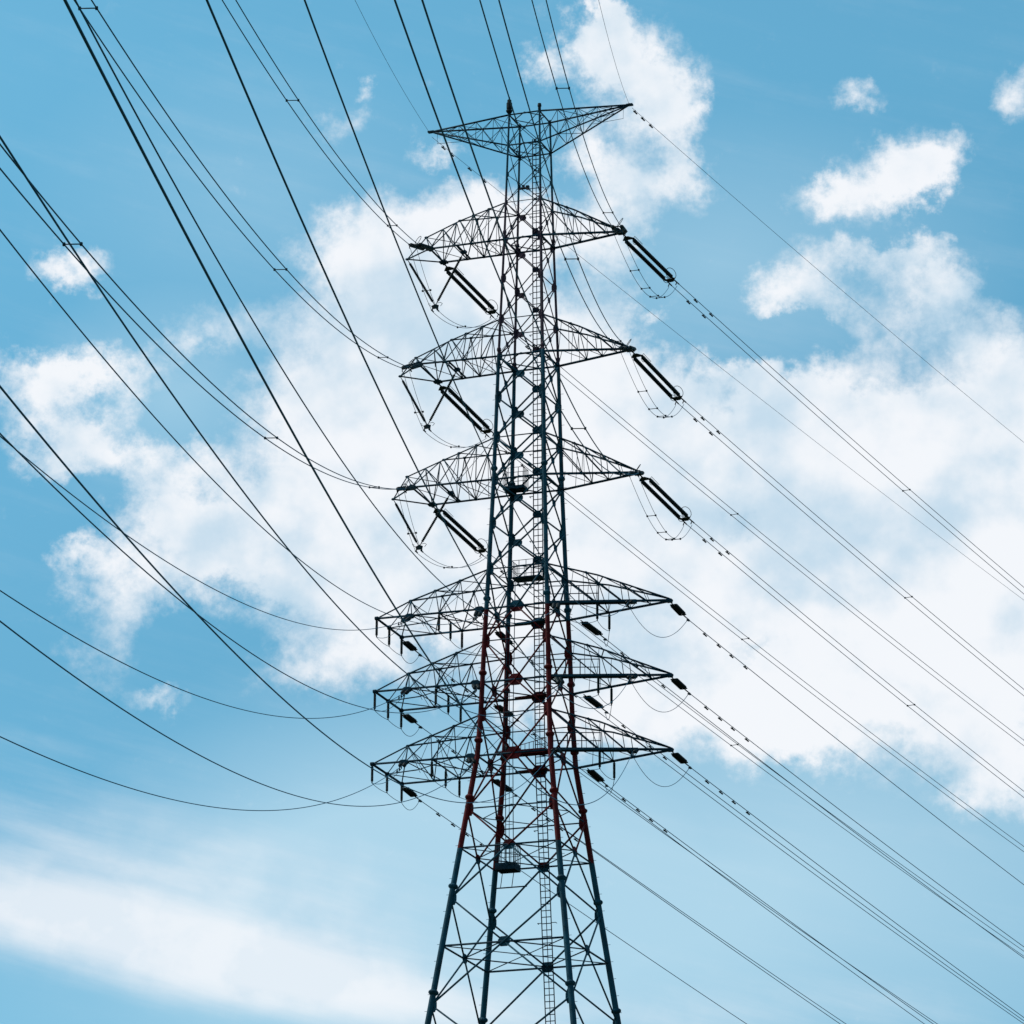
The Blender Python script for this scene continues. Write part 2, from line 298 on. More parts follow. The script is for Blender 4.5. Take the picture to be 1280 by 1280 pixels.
nodes = [0, 15.5, 24, 31.5, 38, 44.0, 49.4, 54.0, 58.88, 62.71, 66.51, 68.95, 71.31, 73.57, 75.75, 77.99, 80.03, 82.29, 84.46, 86.52, 88.1, 89.75, 91.48]
faces = [(0, 1), (1, 2), (2, 3), (3, 0)]
CROSS = {}
def gusset(m, c, ax, sz, th=.03, h=.8, inset=0):
    a = sz/2; b = a*h
    m.plate(c, ax, (0, 0, 1), th, [(-a, -b*.35), (-a*.55, -b), (a*.55, -b), (a, -b*.35), (a, b*.35), (a*.55, b), (-a*.55, b), (-a, b*.35)])
for lo, hi in zip(nodes, nodes[1:]):
    wl, wh = W(lo), W(hi); fr = wl/(wl+wh); zc = lo + (hi-lo)*fr
    for lv in (64.42, 60.56, 56.75):
        if lo < lv < hi: zc = lv
    m = MB(); mid = (lo+hi)/2
    br = .050 if mid < 58 else (.046 if mid < 78 else (.028 if mid < 87 else .020))
    if mid > 78 and mid < 87: br = .030
    for a, b in faces:
        A, B = corners[a], corners[b]
        c = (leg(*A, zc)+leg(*B, zc))/2; ax = (leg(*B, zc)-leg(*A, zc)).normalized()
        nrm = V((c.x, c.y, 0)).normalized()
        if hi == 91.48 or lo == 88.1 or lo == 86.52:      # slim top: one diagonal each way, thin
            pass
        for P, Q, off in ((A, B, 1), (B, A, -1)):
            o = nrm*br*.9*off*.5
            m.tube(leg(*P, lo)+o, c+o, br, 6); m.tube(c+o, leg(*Q, hi)+o, br, 6)
        if mid < 52: gs, gl = .62, .52
        elif mid < 58: gs, gl = .80, .56
        elif mid < 67: gs, gl = .74, .52
        elif mid < 78: gs, gl = .46, .46
        elif mid < 87: gs, gl = .36, .36
        else: gs, gl = .16, .20
        gusset(m, c, ax, gs, .03)
        for Q in (A, B):
            p = leg(*Q, lo); t = ax if Q == A else -ax
            gusset(m, p + t*gl*.16, ax, gl*.78, .05, 1.75)
        CROSS[(a, round(zc, 1))] = c
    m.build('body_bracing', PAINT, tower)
# horizontal rings and plan bracing
def ring(z, r, plan=True, rod=None, mat=STEEL):
    m = MB(); mids = []
    for a, b in faces:
        m.tube(leg(*corners[a], z), leg(*corners[b], z), r, 6); mids.append((leg(*corners[a], z)+leg(*corners[b], z))/2)
    if plan:
        rr = rod or r*.7
        for i in range(4): m.tube(mids[i]+V((0, 0, .05)), mids[(i+1) % 4]+V((0, 0, .05)), rr, 6)
        if plan == 2:
            q = [(mids[i]+mids[(i+1) % 4])/2 for i in range(4)]
            for i in range(4):
                m.tube(q[i], leg(*corners[(i+1) % 4], z), rr*.8, 5)
            m.tube(q[0], q[2], rr*.7, 5); m.tube(q[1], q[3], rr*.7, 5)
    return m.build('ring_frame', mat, tower)
for z, r, pl in ((38.0, .05, 2), (27.6, .06, 2), (46.98, .05, 2), (51.97, .045, 2), (54.0, .036, 1), (56.75, .05, 1), (58.88, .03, 0), (60.56, .05, 1), (62.71, .03, 0),
                 (64.42, .05, 1), (66.51, .035, 1), (71.31, .05, 1), (73.57, .03, 0), (77.99, .05, 1), (80.03, .025, 0), (84.46, .05, 1), (86.52, .02, 0), (89.75, .04, 1), (91.48, .04, 1)):
    ring(z, r, pl)

# ---- crossarms
def web(m, A, B, ts, ta, r, start=0):
    """zigzag between chord A (list of 2 pts) at ts and chord B at ta"""
    pts = []
    for i, (x, y) in enumerate(zip(ts, ta)):
        pts.append(lerp(*A, x)); pts.append(lerp(*B, y))
    for p, q in zip(pts, pts[1:]): m.tube(p, q, r, 6)
def plate_at(m, p, ax, sz, h=.6): gusset(m, p, ax, sz, .03, h)

LV = {1: (84.46, 86.52), 2: (77.99, 80.03), 3: (71.31, 73.57), 4: (64.42, 66.51), 5: (60.56, 62.71), 6: (56.75, 58.88)}
XT = {1: 5.02, 2: 5.48, 3: 5.87, 4: 7.5, 5: 7.5, 6: 7.5}
ARMNAME = {1: 'highest pointed', 2: 'second pointed', 3: 'third pointed', 4: 'fourth', 5: 'fifth', 6: 'lowest'}
arms_right = {}; arms_left = {}
for k in range(1, 7):
    zl, zu = LV[k]; T = V((XT[k], 0, zl)); low = k > 3
    cr = .066; ur = .044; wr = .030
    m = MB()
    Nl, Fl, Nu, Fu = leg(1, -1, zl), leg(1, 1, zl), leg(1, -1, zu), leg(1, 1, zu)
    for a in (Nl, Fl): m.tube(a, T + V((0, (.08 if a.y > 0 else -.08), 0)), cr, 8)
    Tu = T + V((0, 0, .10))
    # upper chords bow a little above the straight line
    bow = .10 if not low else .16
    KN = lerp(Nu, Tu, .42) + V((0, 0, bow)); KF = lerp(Fu, Tu, .42) + V((0, 0, bow))
    def up(side, t, Nu=Nu, Fu=Fu, KN=KN, KF=KF, Tu=Tu):
        a, kx = (Nu, KN) if side < 0 else (Fu, KF)
        return lerp(a, kx, t/.42) if t < .42 else lerp(kx, Tu, (t-.42)/.58)
    for s in (-1, 1):
        for a, b in ((0, .42), (.42, 1)): m.tube(up(s, a), up(s, b), ur, 8)
    def lo_(side, t, Nl=Nl, Fl=Fl, T=T): return lerp(Nl if side < 0 else Fl, T, t)
    for s in (-1, 1):       # side webs
        m.tube(up(s, 0), lo_(s, .40), .036 if low else .030, 6)
        m.tube(lo_(s, .40), up(s, .32), wr*.8, 6); m.tube(up(s, .32), lo_(s, .62), .034 if low else .028, 6)
        m.tube(lo_(s, .62), up(s, .60), wr*.8, 6); m.tube(up(s, .60), lo_(s, .82), wr, 6)
        m.tube(lo_(s, .30), up(s, .30), .014, 5); m.tube(lo_(s, .18), up(s, .22), .014, 5)
        m.tube(lo_(s, .82), up(s, .78), .016, 5); m.tube(lo_(s, .40), up(s, .42), .014, 5)
    # top lacing and bottom lacing
    tt = [0, .16, .32, .46, .60, .70, .78]
    for i, (a, b) in enumerate(zip(tt, tt[1:])):
        s = 1 if i % 2 else -1
        m.tube(up(-s, a), up(s, b), wr if i < 3 else wr*.8, 6)
    for t in (.32, .60): m.tube(up(-1, t), up(1, t), wr*.9, 6)
    for i, (a, b) in enumerate(zip([0, .22, .40, .52, .62, .74], [.22, .40, .52, .62, .74, .84])):
        s = 1 if i % 2 else -1
        m.tube(lo_(-s, a), lo_(s, b), .017, 5)
    m.tube(lo_(-1, .40), lo_(1, .40), .024, 6); m.tube(lo_(-1, .62), lo_(1, .62), .03, 6)
    gusset(m, T, (1, 0, 0), .34 if low else .42, .10, .6)
    m.box(T+V((0, 0, -.05)), (1, 0, 0), (0, 1, 0), .40 if not low else .26, .34 if not low else .22, .09)
    for s in (-1, 1):
        for t in (.40, .62): gusset(m, lo_(s, t), (1, 0, 0), .22, .09, .5)
        gusset(m, up(s, .32), (1, 0, 0), .18, .05, .6)
    if low:   # attachment of the incoming outer phase on the near chord
        gusset(m, lo_(-1, .70)+V((0, 0, -.03)), (1, 0, 0), .40, .14, .55)
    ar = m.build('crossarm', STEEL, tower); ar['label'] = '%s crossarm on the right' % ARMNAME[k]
    if low:
        wk = MB(); a, b = lerp(Nl, T, -.02), lerp(Nl, T, .73); d = (b-a).normalized(); side = V((0, 0, 1)).cross(d)
        wk.box((a+b)/2 + side*.26 + V((0, 0, .085)), d, side, (b-a).length, .42, .035)
        for o in (.05, .47): wk.box((a+b)/2 + side*o + V((0, 0, .06)), d, (0, 0, 1), (b-a).length, .11, .03)
        wk.build('walkway', STEEL, ar)
        hr = MB(); e = lerp(Nl, T, .42)
        for h in (.45, .86): hr.tube(a+V((0, 0, h)), e+V((0, 0, h)), .024, 6)
        for t in (.02, .14, .26, .42): p = lerp(Nl, T, t); hr.tube(p, p+V((0, 0, .87)), .028, 6)
        hr.build('handrail', STEEL, ar)
    arms_right[k] = dict(lo=lo_, T=T)

APEX = {1: (-3.83, 86.24), 2: (-4.21, 79.66), 3: (-4.58, 73.14), 4: (-6.30, 65.75), 5: (-6.35, 61.91), 6: (-6.35, 58.12)}
KNEE = {1: (-5.70, 85.54), 2: (-6.19, 78.90), 3: (-6.59, 72.44)}
TIPL = {1: -6.75, 2: -7.05, 3: -7.34}
ENDL = {1: (-5.10, 1.02), 2: (-5.50, 1.42), 3: (-5.75, 1.50)}
for k in (1, 2, 3):
    zl, zu = LV[k]; Nl, Fl, Nu, Fu = leg(-1, -1, zl), leg(-1, 1, zl), leg(-1, -1, zu), leg(-1, 1, zu)
    A = V((APEX[k][0], 0, APEX[k][1])); K = V((KNEE[k][0], 0, KNEE[k][1])); T = V((TIPL[k], 0, zl))
    ex, ey = ENDL[k]; PN, PF = V((ex, -ey, zl)), V((ex, ey, zl))
    m = MB(); wr = .028
    for a, b in ((Nl, PN), (Fl, PF)): m.tube(a, b, .055, 8)
    for a in (PN, PF): m.tube(a, T, .038, 8)
    m.tube(Nu, A, .036, 8); m.tube(Fu, A, .036, 8); m.tube(A, K, .036, 8); m.tube(K, T, .030, 8)
    m.tube(PN, PF, .05, 8)
    nb = [lerp(Nl, PN, t) for t in (0, .22, .45, .68, 1)]; fb = [lerp(Fl, PF, t) for t in (0, .22, .45, .68, 1)]
    nu = [lerp(Nu, A, t) for t in (0, .36, .70, 1)]; fu = [lerp(Fu, A, t) for t in (0, .36, .70, 1)]
    rg = [lerp(A, K, t) for t in (.10, .5, 1)]
    for bt, ut in ((nb, nu), (fb, fu)):
        for p, q in ((ut[0], bt[1]), (bt[1], ut[1]), (ut[1], bt[2]), (bt[2], ut[2]), (ut[2], bt[3]), (bt[3], rg[0]), (rg[0], bt[4]),
                     (rg[1], bt[4]), (rg[2], bt[4]), (ut[3], bt[2]), (rg[1], bt[3])):
            m.tube(p, q, wr, 6)
        for p, q in ((ut[1], bt[1]+V((-.3, 0, 0))), (ut[2], bt[2]+V((-.35, 0, 0))), (ut[0], bt[2])): m.tube(p, q, .015, 5)
    for p, q in ((nu[0], fu[1]), (fu[1], nu[2]), (nu[1], fu[2]), (nu[1], fu[0])): m.tube(p, q, wr, 6)
    for p, q in ((nb[0], fb[1]), (fb[1], nb[2]), (nb[2], fb[3]), (fb[3], nb[4]), (nb[1], fb[0]), (nb[3], fb[4]), (nb[2], fb[1]), (nb[1], fb[2])): m.tube(p, q, .019, 6)
    for i in (1, 2, 3): m.tube(nb[i], fb[i], .026, 6)
    # cross timber that carries the inner end of the V string
    xi = lerp(T, V((TIPL[k]+3.15, 0, zl)), 1); m.tube(lerp(Nl, PN, (xi.x-Nl.x)/(PN.x-Nl.x)), lerp(Fl, PF, (xi.x-Fl.x)/(PF.x-Fl.x)), .05, 8)
    m.tube(rg[1], K+V((.9, .45, -.45)), .018, 6); m.tube(K, K+V((1.7, .5, -.35)), .02, 6)
    for p in (PN, PF): gusset(m, p, (0, 1, 0), .42, .12, .6); m.box(p, (1, 0, 0), (0, 1, 0), .42, .30, .10)
    for p in nb[1:4]+fb[1:4]: gusset(m, p, (1, 0, 0), .20, .07, .5)
    for p in (A, K, T, nu[1], fu[1], nu[2], fu[2]): gusset(m, p, (1, 0, 0), .20, .05, .6)
    gusset(m, V((xi.x, 0, zl)), (1, 0, 0), .34, .10, .6)
    ar = m.build('crossarm', STEEL, tower); ar['label'] = '%s crossarm on the left, bent down at its tip' % ARMNAME[k]
    arms_left[k] = dict(T=T, PN=PN, PF=PF, xi=xi)
for k in (4, 5, 6):
    zl, zu = LV[k]; Nl, Fl, Nu, Fu = leg(-1, -1, zl), leg(-1, 1, zl), leg(-1, -1, zu), leg(-1, 1, zu)
    A = V((APEX[k][0], 0, APEX[k][1])); hw = {4: 1.75, 5: 1.85, 6: 2.05}[k]
    CN, CM, CF = V((-7.45, -hw, zl)), V((-7.45, 0, zl)), V((-7.45, hw, zl))
    m = MB(); wr = .034
    for a, b in ((Nl, CN), (Fl, CF)): m.tube(a, b, .056, 8)
    m.tube(CN, CF, .060, 8)
    for a, b in ((Nu, A), (Fu, A)): m.tube(a, b, .044, 8)
    m.tube(A, CN, .038, 8); m.tube(A, CF, .030, 8); m.tube(A, CM, .024, 6)
    tl = (0, .20, .43, .68, 1)
    nb = [lerp(Nl, CN, t) for t in tl]; fb = [lerp(Fl, CF, t) for t in tl]
    nu = [lerp(Nu, A, t) for t in (0, .36, .68, 1)]; fu = [lerp(Fu, A, t) for t in (0, .36, .68, 1)]
    mids = [(a+b)/2 for a, b in zip(nb, fb)]
    for bt, ut in ((nb, nu), (fb, fu)):
        m.tube(ut[1], bt[2], .034, 6)
        for p, q in ((ut[0], bt[1]), (bt[1], ut[1]), (bt[2], ut[2]), (ut[2], bt[3]), (bt[3], ut[3])): m.tube(p, q, wr*.8, 6)
        for p, q in ((ut[1], bt[1]+V((-.5, 0, 0))), (ut[2], bt[2]+V((-.6, 0, 0))), (ut[3], bt[3]+V((-.25, 0, 0))), (ut[0], bt[2])): m.tube(p, q, .013, 5)
    for p, q in ((nu[0], fu[1]), (fu[1], nu[2]), (nu[1], fu[2]), (nu[1], fu[0]), (nu[2], lerp(Fu, A, .52))): m.tube(p, q, .026, 6)
    m.tube(nb[2], fb[2], .040, 6); m.tube(nb[3], fb[0], .030, 6); m.tube(CM, mids[3]+V((0, -.3, 0)), .030, 6); m.tube(mids[3]+V((0, -.3, 0)), nb[1], .026, 6)
    m.tube(CM, fb[3], .026, 6); m.tube(nb[3], fb[3]+V((.4, 0, 0)), .026, 6); m.tube(nb[0], mids[1], .024, 6); m.tube(mids[1], fb[2], .024, 6); m.tube(nb[2], fb[1], .024, 6)
    m.tube(fb[3], nb[2], .022, 6); m.tube(nb[1], fb[1], .026, 6)
    m.tube(lerp(A, CN, .05), nb[3]+V((.9, 0, 0)), .02, 6); m.tube(A, mids[3]+V((-.1, .3, 0)), .014, 5)
    for p in (CN, CM, CF): gusset(m, p, (0, 1, 0), .26, .16, .7)
    for p in nb[1:4]+fb[1:4]: gusset(m, p, (1, 0, 0), .22, .08, .5)
    for p in (A, nu[1], fu[1], nu[2], fu[2]): gusset(m, p, (1, 0, 0), .20, .05, .6)
    gusset(m, nb[3]+V((-.1, 0, -.03)), (1, 0, 0), .50, .20, .45)
    gusset(m, lerp(Nl, CN, .06), (1, 0, 0), .50, .20, .5)
    ar = m.build('crossarm', STEEL, tower); ar['label'] = '%s crossarm on the left, square-ended' % ARMNAME[k]
    arms_left[k] = dict(CN=CN, CM=CM, CF=CF, nb=nb, fb=fb, mids=mids)
    # short maintenance walkway inside the body at the far face
    wk = MB(); yb = W(zl)-.12
    wk.plate((-.35, yb-.05, zl+.02), (1, 0, 0), (0, 1, 0), .05, [(-.85, -.10), (.9, -.28), (.9, .12), (-.85, .12)])
    wk.build('platform', PAINT, tower)
# thick walkway with railing on the near side of the lowest tier
wk = MB(); z = 56.75; y = -W(z)
wk.box((.35, y+.30, z+.10), (1, 0, 0), (0, 1, 0), 2.5, .62, .05); wk.box((.35, y+.02, z+.02), (1, 0, 0), (0, 0, 1), 2.5, .22, .03); wk.box((.35, y+.60, z+.02), (1, 0, 0), (0, 0, 1), 2.5, .2, .03)
wp_ = wk.build('platform', PAINT, tower)
hr = MB()
for i in range(7):
    x = .15+i*.22; hr.tube((x, y+.6, z+.1), (x, y+.6, z+.50+.05*i), .018, 5)
hr.tube((.1, y+.6, z+.52), (1.5, y+.6, z+.80), .02, 5)
hr.build('handrail', PAINT, wp_)

# top earth-wire arms
m = MB()
zt, zb = 91.48, 89.75
for sx in (-1, 1):
    T = V((sx*5.5, 0, 91.50))
    UN, UF, BN, BF = leg(sx, -1, zt), leg(sx, 1, zt), leg(sx, -1, zb), leg(sx, 1, zb)
    m = MB()
    for a in (UN, UF): m.tube(a, T, .050, 8)
    for a in (BN, BF): m.tube(a, T, .042, 8)
    ts = (0, .2, .42, .64, .82)
    for a, b in ((UN, BN), (UF, BF)):
        for i, t in enumerate(ts[:-1]):
            m.tube(lerp(a, T, t), lerp(b, T, ts[i+1]), .016, 5); 
            if i: m.tube(lerp(a, T, t), lerp(b, T, t), .015, 5)
            m.tube(lerp(b, T, t), lerp(a, T, ts[i+1]), .016, 5)
    for a, b in ((UN, UF), (BN, BF)):
        for i, t in enumerate(ts[:-1]):
            s = i % 2
            m.tube(lerp(a if s else b, T, t), lerp(b if s else a, T, ts[i+1]), .017, 5)
            if i: m.tube(lerp(a, T, t), lerp(b, T, t), .015, 5)
    m.box(T, (1, 0, 0), (0, 1, 0), .34, .22, .08)
    m.path([T+V((-sx*.35, 0, 0)), T+V((-sx*.35, 0, -.72)), T+V((-sx*2.0, 0, -.80))], .013, 5)
    ar = m.build('crossarm', STEEL, tower); ar['label'] = 'thin top crossarm pointing %s, for the earth wire' % ('left' if sx < 0 else 'right')
# aviation lamp on the near left leg top, small fitting on the near right
p = leg(-1, -1, 91.55)
MB().rings(p, p+V((0, 0, .95)), [(0, .09), (.12, .17), (.2, .17), (.24, .12), (.3, .15), (.62, .15), (.66, .11), (.80, .11), (.84, .05), (1, .03)], 14).build('warning_lamp', DARK, tower)
p = leg(1, -1, 91.55)
MB().rings(p, p+V((0, 0, .34)), [(0, .08), (.5, .08), (.55, .11), (1, .09)], 12).build('bracket', DARK, tower)
p = leg(-1, 1, 88.0)
MB().box(p+V((.25, 0, 0)), (1, 0, 0), (0, 0, 1), .5, .09, .09).box(p+V((.5, 0, .02)), (1, 0, 0), (0, 0, 1), .16, .2, .16).build('floodlight', DARK, tower)

# ladder up the far face
m = MB(); x0 = .12; hwid = .25
def lad(x, z): return V((x0+x*(1 if z < 66 else max(.75, 1-(z-66)*.01)), W(z)-.20, z))
for x, r in ((-hwid, .030), (hwid, .030), (0, .022)):
    seg = [4, 20, 44.63, 56.75, 58.9, 62.7, 66.5, 71.3, 78, 84.5, 90.6]
    for a, b in zip(seg, seg[1:]): m.tube(lad(x, a), lad(x, b), r, 6)
z = 4.0
while z < 90.5: m.tube(lad(-hwid, z), lad(hwid, z), .024, 5); z += .32
for z in nodes[3:-1]:
    for s in (-1, 1): m.tube(lad(s*hwid*1.9, z-.25), lad(s*hwid, z-.25), .02, 5); m.tube(lad(s*hwid*1.9, z-.25), lad(s*hwid*1.9, z-.25)+V((0, .2, 0)), .02, 5)
m.build('ladder', STEEL, tower)

# platform with railings at the far left leg, with hoist rails above
def platform(x0, x1, y0, y1, z, th, rail, label, n=5):
    m = MB(); c = V(((x0+x1)/2, (y0+y1)/2, z)); m.box(c, (1, 0, 0), (0, 1, 0), x1-x0, y1-y0, .05)
    for (a, b) in (((x0, y0), (x1, y0)), ((x1, y0), (x1, y1)), ((x1, y1), (x0, y1)), ((x0, y1), (x0, y0))):
        mid = V(((a[0]+b[0])/2, (a[1]+b[1])/2, z-th/2+.03)); d = V((b[0]-a[0], b[1]-a[1], 0))
        m.box(mid, d, (0, 0, 1), d.length, th, .04)
    for i in range(1, n): x = x0+(x1-x0)*i/n; m.box((x, c.y, z-th*.45), (0, 1, 0), (0, 0, 1), y1-y0-.02, th*.8, .03)
    pl = m.build('platform', STEEL, tower); pl['label'] = label
    if rail:
        h = MB(); k = 0
        P = [V((x0, y0, z)), V((x1, y0, z)), V((x1, y1, z)), V((x0, y1, z))]
        for i in range(4):
            a, b = P[i], P[(i+1) % 4]
            for hh in (rail*.5, rail): h.tube(a+V((0, 0, hh)), b+V((0, 0, hh)), .016, 5)
            for j in range(4): q = lerp(a, b, j/4); h.tube(q, q+V((0, 0, rail)), .018, 5)
        h.build('handrail', STEEL, pl)
    return pl
platform(-2.15, -1.15, 1.45, 2.35, 52.05, .34, 1.05, 'small caged platform at the far left leg below the lowest crossarms')
platform(-1.55, -.45, .55, 1.28, 71.52, .16, 1.0, 'small platform inside the body at the third tier')
platform(-.75, .75, -.25, .55, 66.35, .06, .9, 'grating across the body at the top of the fourth tier')
m = MB()
for x in (-1.62, -1.22):
    for yy in (1.32,):
        m.tube((x, yy+.2, 52.1), (x, yy, 58.5), .022, 5); m.tube((x, yy, 58.5), (x+.12, yy-.1, 66.6), .022, 5)
m.tube((-1.42, 1.45, 52.1), (-1.42, 1.30, 63.5), .016, 5)
for i in range(1, 14): z = 52.1+i*.95; m.tube((-1.62, 1.4, z), (-1.22, 1.4, z), .014, 5)
m.build('hoist_rail', STEEL, tower)
m = MB()   # hanging frame below the caged platform
for x, dx in ((-2.05, -.18), (-1.45, -.18)): m.tube((x, 2.2, 51.7), (x+dx, 2.45, 51.08), .020, 5)
m.tube((-2.5, 2.5, 51.05), (-.85, 2.5, 51.05), .034, 6)
m.build('strut', STEEL, tower)
m = MB()   # electrical conduit box at the far left leg
for z, zz in ((63.2, 60.2),):
    pass
for a_, b_ in (((-1.62, 1.52, 62.3), (-1.40, 1.40, 61.85)), ((-1.66, 1.6, 58.2), (-1.48, 1.45, 57.8))):
    MB().tube(a_, b_, .11, 8).build('junction_box', DARK, tower)

# ------------------------------------------------------------------ lines
AZI, AZO = R(16.51), R(11.5)
def curve(A, a, b, sg):
    az_ = AZI if sg < 0 else AZO
    def f(s): return V(A) + V((math.sin(az_)*s, sg*math.cos(az_)*s, -a*s + b*s*s))
    side = V((math.cos(az_), -sg*math.sin(az_), 0))
    return f, side
INC = {'RO4': ((5.54, -.42, 64.48), .3457, .00061), 'RO5': ((5.69, -.60, 60.55), .3432, .00062), 'RO6': ((5.82, -.72, 56.72), .3373, .00061),
       'RI4': ((2.16, -1.67, 64.15), .3487, .00069), 'RI5': ((2.53, -1.86, 60.20), .3466, .00067), 'RI6': ((2.28, -2.23, 56.72), .3414, .00067),
       'LI4': ((-2.03, -1.49, 64.16), .3352, .00064), 'LI5': ((-1.96, -1.59, 60.38), .3364, .00065), 'LI6': ((-2.10, -1.72, 56.59), .3324, .00065),
       'LO4': ((-5.94, -1.52, 64.27), .3348, .00063), 'LO5': ((-5.76, -1.80, 60.43), .3361, .00065), 'LO6': ((-5.76, -1.91, 56.67), .3316, .00064),
       'R1': ((4.97, -.05, 84.56), .3677, .00068), 'R2': ((5.38, -.04, 78.03), .3644, .00060), 'R3': ((5.84, -.03, 71.39), .3579, .00053),
       'L1': ((-5.53, -1.01, 84.39), .3359, .00059), 'L2': ((-5.73, -1.24, 77.71), .3422, .00066), 'L3': ((-5.82, -1.49, 71.27), .3457, .00068),
       'GL': ((-5.56, .01, 91.42), .3066, .00057), 'GR': ((5.48, -.02, 91.53), .3635, .00066)}
OUTG = {'GR': ((5.47, 0, 91.48), .1003, .00035), 'GL': ((-5.63, .01, 91.37), .0979, .00022),
        'R1': ((4.92, .01, 84.38), .1438, .00038), 'R2': ((5.25, .01, 77.79), .1483, .00036), 'R3': ((5.69, .01, 71.14), .1521, .00038),
        'L1': ((-5.38, 1.02, 84.23), .1470, .00033), 'L2': ((-5.78, 1.50, 77.74), .1545, .00035), 'L3': ((-5.97, 1.50, 71.09), .1576, .00034),
        'RO4': ((7.40, 0, 64.32), .1533, .00031), 'RO5': ((7.43, 0, 60.48), .1535, .00038), 'RO6': ((7.44, 0, 56.68), .1577, .00026),
        'RI4': ((2.36, 1.98, 64.35), .1585, .00032), 'RI5': ((2.41, 2.0, 60.50), .1590, .00030), 'RI6': ((2.40, 2.04, 56.69), .1652, .00033),
        'LO4': ((-7.54, 1.51, 64.31), .1633, .00031), 'LO5': ((-7.48, 1.54, 60.46), .1605, .00024), 'LO6': ((-7.59, 1.89, 56.67), .1648, .00028),
        'LI4': ((-2.59, 2.24, 64.40), .1637, .00032), 'LI5': ((-2.52, 2.36, 60.64), .1763, .00032), 'LI6': ((-2.68, 2.67, 56.74), .1621, .00025)}
TIER = {'1': 'top', '2': 'second', '3': 'third', '4': 'fourth', '5': 'fifth', '6': 'lowest'}
SIDE = {'R': 'right', 'L': 'left'}
def desc(k):
    if len(k) == 2: return '%s %s crossarm' % (TIER[k[1]], SIDE[k[0]])
    return '%s end of %s %s crossarm' % ('outer' if k[1] == 'O' else 'inner', TIER[k[2]], SIDE[k[0]])
def samples(s0, s1, n): return [s0 + (s1-s0)*(i/n) for i in range(n+1)]
def damper(parent, p, d):
    m = MB(); m.tube(p+V((0, 0, .03)), p+V((0, 0, -.10)), .03, 6); c = p+V((0, 0, -.10)); m.tube(c-d*.17, c-d*.03, .040, 8); m.tube(c+d*.03, c+d*.17, .040, 8); m.tube(c-d*.1, c+d*.1, .015, 6)
    return m.build('vibration_damper', DARK, parent)
def spacer(parent, p, q):
    m = MB(); m.tube(p, q, .017, 6)
    for e in (p, q): m.box(e, (q-p), (0, 0, 1), .07, .08, .08)
    return m.build('spacer', DARK, parent)
SL = {1: 5.75, 2: 5.75, 3: 5.65}          # along-line position of the clamps of the long strings
TS = .22                                   # half the distance between twin conductors
for sg, D in ((-1, INC), (1, OUTG)):
    for k, (A, a, b) in D.items():
        f, side = curve(A, a, b, sg); inc = sg < 0
        end = 330 if inc else 330
        n = 150
        where = 'coming overhead' if inc else 'leaving to the right'
        if k in ('GL', 'GR'):
            m = MB().path([f(s) for s in samples(0.3, end, n)], .0095 if inc else .0105, 6)
            o = m.build('earth_wire', WIRE, None, f(0.3))
            tag(o, 'thin earth wire %s from the %s tip of the topmost arm' % (where, SIDE[k[1]]), 'earth wire', 'earth wires')
            for s in ((.65, 1.45, 2.3) if not inc else (.5,)):
                damper(o, f(s), (f(s+.5)-f(s)).normalized()) if not (k == 'GL' and s < 1) else None
            if k == 'GL' and not inc:
                for s in (4.1, 5.6): damper(o, f(s), (f(s+.5)-f(s)).normalized())
            continue
        twin = len(k) == 2
        if twin:
            t = thing('twin_power_line', 'pair of dark cables %s, tied to the %s, with spacers' % (where, desc(k)), 'power line', f(SL[int(k[1])]), 'twin power lines on the upper crossarms')
            for e in (-1, 1):
                MB().path([f(s)+side*TS*e for s in samples(5.3, end, n)], .0200 if inc else .0170, 6).build('conductor', WIRE, t)
            sp = {('R1', -1): (18.75, 67.15), ('R2', -1): (19.9, 68.9), ('R3', -1): (21, 74), ('L1', -1): (18.3, 61.9), ('L2', -1): (19.1, 62.1), ('L3', -1): (20.6, 62.2, 106.9),
                  ('R1', 1): (33.1,), ('R2', 1): (32.3,), ('R3', 1): (31.3,), ('L1', 1): (32.5,), ('L2', 1): (34.2,), ('L3', 1): (33.1,)}[(k, sg)]
            for s in sp + tuple(sp[-1]+(45 if k[0] == 'L' else 70)*i for i in (1, 2, 3)): spacer(t, f(s)-side*TS, f(s)+side*TS)
            if not inc:
                for s in (7.7, 9.4):
                    for e in (-1, 1): damper(t, f(s)+side*TS*e, (f(s+.5)-f(s)).normalized())
        else:
            m = MB().path([f(s) for s in samples(1.75, end, n)], .0150 if inc else .0185, 6)
            o = m.build('power_line', WIRE, None, f(1.75))
            tag(o, 'single dark cable %s, tied to the %s' % (where, desc(k)), 'power line', 'single power lines on the lower crossarms')
            if not inc:
                for s in (3.85, 5.3, 6.65, 8.15): damper(o, f(s), (f(s+.5)-f(s)).normalized())
            else:
                for s in (3.2, 4.6): damper(o, f(s), (f(s+.5)-f(s)).normalized())

